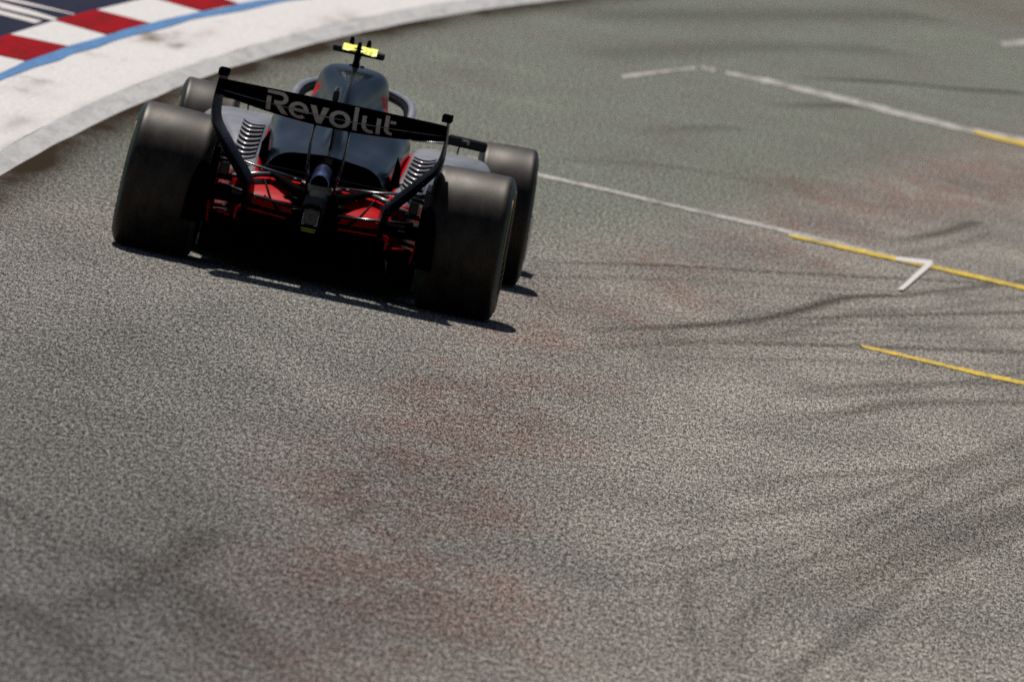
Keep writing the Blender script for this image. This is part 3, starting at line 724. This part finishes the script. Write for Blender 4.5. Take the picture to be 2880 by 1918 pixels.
# bluish highlight along the slot, painted on a thin pale bar
g = G(); g.bar([(x, -.6050, wz(x)[1]-.0005) for x in np.linspace(-.555, .555, 31)], .0017, .0014, n=6); g.put("slot_highlight", M_slot_highlight, rw, True)
for x in (-.385, .39):
    g = G(); g.box((x, -.605, wz(x)[1]), (.012, .012, .014), .001); g.put("slot_spacer", M_black, rw)
def endplate(s):
    g = G(); rows = []
    prof = [(.572, .942, -.72, -.27, .016), (.576, .90, -.72, -.25, .014), (.580, .84, -.71, -.24, .016), (.580, .78, -.69, -.24, .024), (.574, .735, -.66, -.24, .030), (.555, .69, -.62, -.24, .038),
            (.50, .62, -.56, -.26, .048), (.44, .545, -.50, -.26, .056), (.39, .485, -.46, -.24, .058), (.360, .44, -.43, -.22, .052), (.350, .38, -.40, -.2, .044), (.348, .30, -.38, -.2, .036)]
    A = catmull(np.array(prof), 40)
    for i, (x, z, y0, y1, t) in enumerate(A):
        d = A[min(i+1, 39), :2]-A[max(i-1, 0), :2]; d /= np.hypot(*d); nx_, nz_ = -d[1], d[0]     # normal in xz
        loop = []
        for u, w_ in ((0, .12), (.08, .5), (.3, .95), (.6, 1.), (.88, .7), (1, .2), (.88, -.0), (.6, -.0), (.3, -.0), (.08, -.0)):
            loop.append((s*(x-.024*u+nx_*t*(w_-.5)*.9), y0+(y1-y0)*u, z+nz_*t*(w_-.5)*.9))
        rows.append(loop)
    g.rings(rows if s > 0 else rows[::-1]); o = g.put("endplate", M_plate, rw); smooth_angle(o, 40); return o
for s in (-1, 1):
    endplate(s)
    g = G(); g.box((s*.555, -.60, .960), (.050, .16, .036), .004); g.put("wing_tip_block", M_wing, rw)
    g = G(); g.bar([(s*.085+.008, -.40, wz(.09)[0]+.012), (s*.088+.008, -.42, .70), (s*.082+.006, -.30, .58), (s*.06+.004, -.22, .44)], [.05, .05, .055, .06], .007, up=(0, 1, 0), n=12)
    g.put("pylon", M_black, rw, True)
g = G(); g.box((.004, -.60, .965), (.030, .13, .062), .010, rx=.15); g.bar([(.004, -.60, .93), (.006, -.60, .995)], [.06, .03], [.016, .010], n=12)
g.put("flap_actuator", M_black, rw)

# lettering across both wing elements
def letters():
    parts = []      # strips of (x, v) pairs: list of two polylines
    def bar2(a, b, n=22):    # a, b: the two long edges, each (start, end)
        t = np.linspace(0, 1, n)[:, None]
        parts.append((np.array(a[0])*(1-t)+np.array(a[1])*t, np.array(b[0])*(1-t)+np.array(b[1])*t))
    def arc(cx, cv, rx, rv, wx, wv, a0, a1, n=40):
        t = np.radians(np.linspace(a0, a1, n))[:, None]
        cs_ = np.concatenate([np.cos(t), np.sin(t)], 1)
        parts.append((np.array([cx, cv])+cs_*[rx, rv], np.array([cx, cv])+cs_*[rx-wx, rv-wv]))
    SW, SV = .0218, .155        # stroke width in x and in v
    # R
    bar2(((-.325, .0), (-.325, .70)), ((-.325+SW, .0), (-.325+SW, .70)))
    bar2(((-.325, 1.), (-.262, 1.)), ((-.325, 1.-SV), (-.262, 1.-SV)))
    arc(-.262, .705, .042, .295, SW, SV, 90, -90)
    bar2(((-.262, .41), (-.287, .41)), ((-.262, .41+SV), (-.287, .41+SV)))
    bar2(((-.285, .405), (-.248, .0)), ((-.252, .405), (-.214, .0)))
    # e
    arc(-.163, .36, .050, .37, .0225, SV*.9, 352, 360, 6)
    arc(-.163, .36, .050, .37, .0225, SV*.9, 0, 313, 60)
    bar2(((-.190, .30), (-.114, .30)), ((-.190, .44), (-.114, .44)))
    # v
    bar2(((-.110, .73), (-.072, .0)), ((-.080, .73), (-.058, .26)))
    bar2(((-.016, .73), (-.046, .0)), ((-.046, .73), (-.059, .26)))
    bar2(((-.072, .0), (-.059, .257)), ((-.046, .0), (-.058, .257)), 3)
    # o
    arc(.042, .36, .053, .37, .023, SV*.92, 0, 360, 64)
    # l
    bar2(((.108, .0), (.108, 1.02)), ((.108+SW*.95, .0), (.108+SW*.95, 1.02)))
    # u
    bar2(((.150, .33), (.150, .73)), ((.150+SW*.95, .33), (.150+SW*.95, .73)))
    arc(.1955, .34, .0455, .36, SW*.95, SV, 180, 290, 30)
    bar2(((.222, .0), (.222, .73)), ((.222+SW*.95, .0), (.222+SW*.95, .73)))
    # t
    bar2(((.262, .27), (.262, .95)), ((.262+SW*.95, .27), (.262+SW*.95, .95)))
    arc(.3065, .28, .0445, .28, SW*.95, SV, 180, 262, 16)
    bar2(((.2885, .73), (.316, .73)), ((.2885, .73-SV*.85), (.316, .73-SV*.85)), 3)
    V, F = [], []
    for pi, (a, b) in enumerate(parts):
        m_ = 9; n0 = len(V); n = len(a)
        for i in range(n):
            for j in range(m_):
                x, v = a[i]+(b[i]-a[i])*j/(m_-1)
                zb, zs, zt = wz(x); base = zb+.016; top = zt-.006
                z = base+(top-base)*v
                V.append((x, wing_surface(x, z)-.0022-.0004*(pi % 3), z))
        for i in range(n-1):
            for j in range(m_-1):
                q = (n0+i*m_+j, n0+(i+1)*m_+j, n0+(i+1)*m_+j+1, n0+i*m_+j+1)
                F.append(q)
    return put("wing_lettering", V, F, M_letter, rw)
letters()

rw.location = (0, 0, -.015); rw.scale = (.99, 1, 1)
# suspension and brake ducts at the rear
def arm(name, pts, a, b, mat, parent=car, n=12): 
    g = G(); g.bar(pts, a, b, up=(0, 1, 0), n=n); return g.put(name, mat, parent, True)
for s in (-1, 1):
    arm("upper_wishbone", [(s*.07, -.02, .475), (s*.28, -.02, .495), (s*.55, .0, .535)], .035, .009, M_carbon)
    arm("upper_wishbone", [(s*.11, .42, .452), (s*.30, .24, .470), (s*.56, .06, .525)], .035, .009, M_carbon)
    arm("lower_wishbone", [(s*.07, -.18, .375), (s*.30, -.16, .348), (s*.56, -.04, .335)], [.06, .07, .06], [.034, .037, .035], M_void)
    arm("rocker_fairing", [(s*.285, .0, .490), (s*.20, -.09, .468), (s*.12, -.19, .438), (s*.05, -.25, .415)], [.03, .03, .03, .03], [.008, .018, .026, .030], M_void)
    arm("lower_wishbone", [(s*.10, .35, .29), (s*.35, .2, .28), (s*.57, .06, .26)], .04, .010, M_matt)
    arm("track_rod", [(s*.09, -.235, .352), (s*.17, -.235, .372)], .006, .003, M_steel)
    arm("pull_rod", [(s*.255, -.06, .478), (s*.33, -.07, .462), (s*.40, -.08, .440), (s*.47, -.08, .428)], [.02, .03, .03, .02], [.010, .016, .013, .010], M_armgrey)
    arm("toe_link", [(s*.08, -.28, .352), (s*.28, -.27, .372), (s*.48, -.24, .392)], .02, .0085, M_carbon)
    arm("rear_leg", [(s*.15, -.27, .30), (s*.22, -.27, .37), (s*.27, -.20, .455)], .012, .006, M_matt)
    arm("drive_shaft", [(s*.08, 0, .36), (s*.56, 0, .352)], .028, .028, M_steel)
    arm("wishbone_mount", [(s*.03, -.045, .452), (s*.10, -.05, .470)], .018, .011, M_steel)
    g = G(); g.box((s*.13, -.06, .478), (.016, .05, .016), .004); g.put("wishbone_bolt", M_steel, car)
    # brake duct with winglets inboard of the wheel
    g = G(); g.prism([(-.10, .20), (-.22, .28), (-.22, .42), (-.12, .56), (.10, .58), (.2, .45), (.2, .25), (.1, .18)], s*.505, s*.535, 0)
    bd = g.put("brake_duct", M_matt, car)
    g = G(); g.prism([(s*.530, .20), (s*.620, .20), (s*.607, .38), (s*.592, .45), (s*.575, .495), (s*.558, .510), (s*.545, .508), (s*.528, .490), (s*.522, .44), (s*.518, .34)], -.535, -.523)
    g.box((s*.545, -.38, .30), (.02, .30, .03), .004); g.put("dark_blade", M_void, bd)  # dark plate with a rounded top behind each rear tyre
    g = G(); g.bar([(s*.252, .385, .500), (s*.292, .40, .560), (s*.330, .42, .596), (s*.322, .40, .485)], .0025, .0025, n=6); g.put("vent_frame", M_letter, cover)
    for k, z in enumerate((.50, .42, .33, .25, .19)):
        g = G(); g.box((s*(.475-.01*k), -.14+.01*k, z), (.06+.012*k, .20, .006), .002, rx=-.15); g.put("duct_winglet", M_matt, bd)
    g = G(); g.box((s*.468, -.245, .470), (.045, .02, .07), .008); g.put("duct_scoop", M_black, bd)
    g = G()
    for k in range(7): g.box((s*.492, -.258, .497-k*.0085), (.008+.004*(k % 2), .003, .0045), 0)
    if s > 0: g.put("scoop_marking", M_letter, bd)
    # wishbones at the front
    arm("front_wishbone", [(s*.20, 3.55, .50), (s*.45, 3.46, .52), (s*.66, 3.42, .575)], .035, .013, M_silver)
    arm("front_wishbone", [(s*.20, 3.20, .47), (s*.45, 3.30, .49), (s*.66, 3.38, .54)], .035, .010, M_silver)
    arm("front_wishbone", [(s*.18, 3.5, .27), (s*.66, 3.42, .22)], .035, .010, M_matt)
g = G(); g.box((0, .1, .40), (.16, .6, .14), .03); g.box((0, .32, .33), (.5, .08, .2), .02); g.put("gearbox", M_matt, car)
arm("brake_hose", [(-.17, -.29, .325), (-.12, -.30, .345), (-.06, -.30, .356)], .0018, .0018, M_steel, n=6)
g = G(); g.rings([super_ring(-.455, .262, .028, .011, y, n=16, e=.9) for y in (-.26, -.20)]); g.put("duct_outlet", M_steel, car, True)

# wheels
def wheel(x, y, width, rad, camber, steer, s, rear):
    hw = width/2; rr_ = .232
    hub = G(); rings = []
    # rim and wheel cover, profile in (axial outward, radius)
    prof = [(-hw*.75, .0), (-hw*.75, rr_*.85), (-hw*.92, rr_*.97), (-hw*.9, rr_), (hw*.9, rr_), (hw*.95, rr_*.96), (hw*.82, rr_*.80), (hw*.72, rr_*.45), (hw*.80, rr_*.2), (hw*.82, 0)]
    def rev(prof, n):
        return [[(s*a, max(r, .0005)*math.cos(t), max(r, .0005)*math.sin(t)) for t in np.linspace(0, 2*math.pi, n, endpoint=False)] for a, r in prof]
    hub.rings(rev(prof, 64) if s < 0 else rev(prof, 64)[::-1], cap=False)
    wh = hub.put("wheel", M_matt, car); smooth_angle(wh, 35)
    sh = .045
    tp = [(-hw*.88, rr_-.002), (-hw*1.0, rr_+.035), (-hw*1.015, (rr_+rad)/2), (-hw*.985, rad-sh*.95), (-hw*.95, rad-sh*.55), (-hw*.89, rad-sh*.22), (-hw*.80, rad-sh*.08), (-hw*.6, rad-.003), (0, rad),
          (hw*.6, rad-.003), (hw*.80, rad-sh*.08), (hw*.89, rad-sh*.22), (hw*.95, rad-sh*.55), (hw*.985, rad-sh*.95), (hw*1.015, (rr_+rad)/2), (hw*1.0, rr_+.035), (hw*.88, rr_-.002)]
    tp = [tuple(p) for p in catmull(tp, 65)]
    t_ = G(); t_.rings(rev(tp, 128) if s < 0 else rev(tp, 128)[::-1], cap=False)
    V = np.array(t_.v); idx = []
    for f in t_.f:
        c = V[list(f)]; r = np.hypot(c[:, 1], c[:, 2]).mean(); ax = abs(c[:, 0]).mean()
        idx.append(0 if r > rad-sh*.30 and ax < hw*.93 else (2 if r > rad-sh*1.3 else 1))
    ty = put("tyre", t_.v, t_.f, [M_tyre, M_side, M_green], wh, True, matidx=idx)
    # yellow lettering band on the outer sidewall, broken into words
    b = G()
    for a0, a1, st in ((5, 62, 0), (68, 112, 1), (125, 182, 0), (188, 232, 1), (245, 302, 0), (308, 352, 1)):
        r0, r1 = rad-.060, rad-.048
        if st: r0, r1 = rad-.100, rad-.066
        ks = np.radians(np.arange(a0, a1, 2.0))
        if st:
            for q in range(0, len(ks)-3, 4):
                ring = []
                for t in ks[q:q+3]:
                    ring.append([(s*(hw*1.017+o), r*math.cos(t), r*math.sin(t)) for r, o in ((r0, .0015), (r1, .0015), (r1, -.004), (r0, -.004))])
                b.rings(ring)
        else:
            b.rings([[(s*(hw*1.0+o+e), r*math.cos(t), r*math.sin(t)) for r, o, e in ((r0, .0025, .0015), (r1, .0015, .000), (r1, -.006, 0), (r0, -.006, 0))] for t in ks])
    b.put("tyre_lettering", M_yellow_band, wh)
    wh.location = (x, y, rad-.004)
    wh.rotation_euler = (0, s*-R(camber) if False else -s*R(camber), R(steer))
    return wh
wheel(-.738, -.14, .395, .357, 1.6, 0, -1, True); wheel(.742, -.14, .395, .357, 1.6, 0, 1, True)
wheel(-.785, 3.24, .300, .353, 2.6, 3, -1, False); wheel(.787, 3.24, .300, .353, 2.6, 3, 1, False)
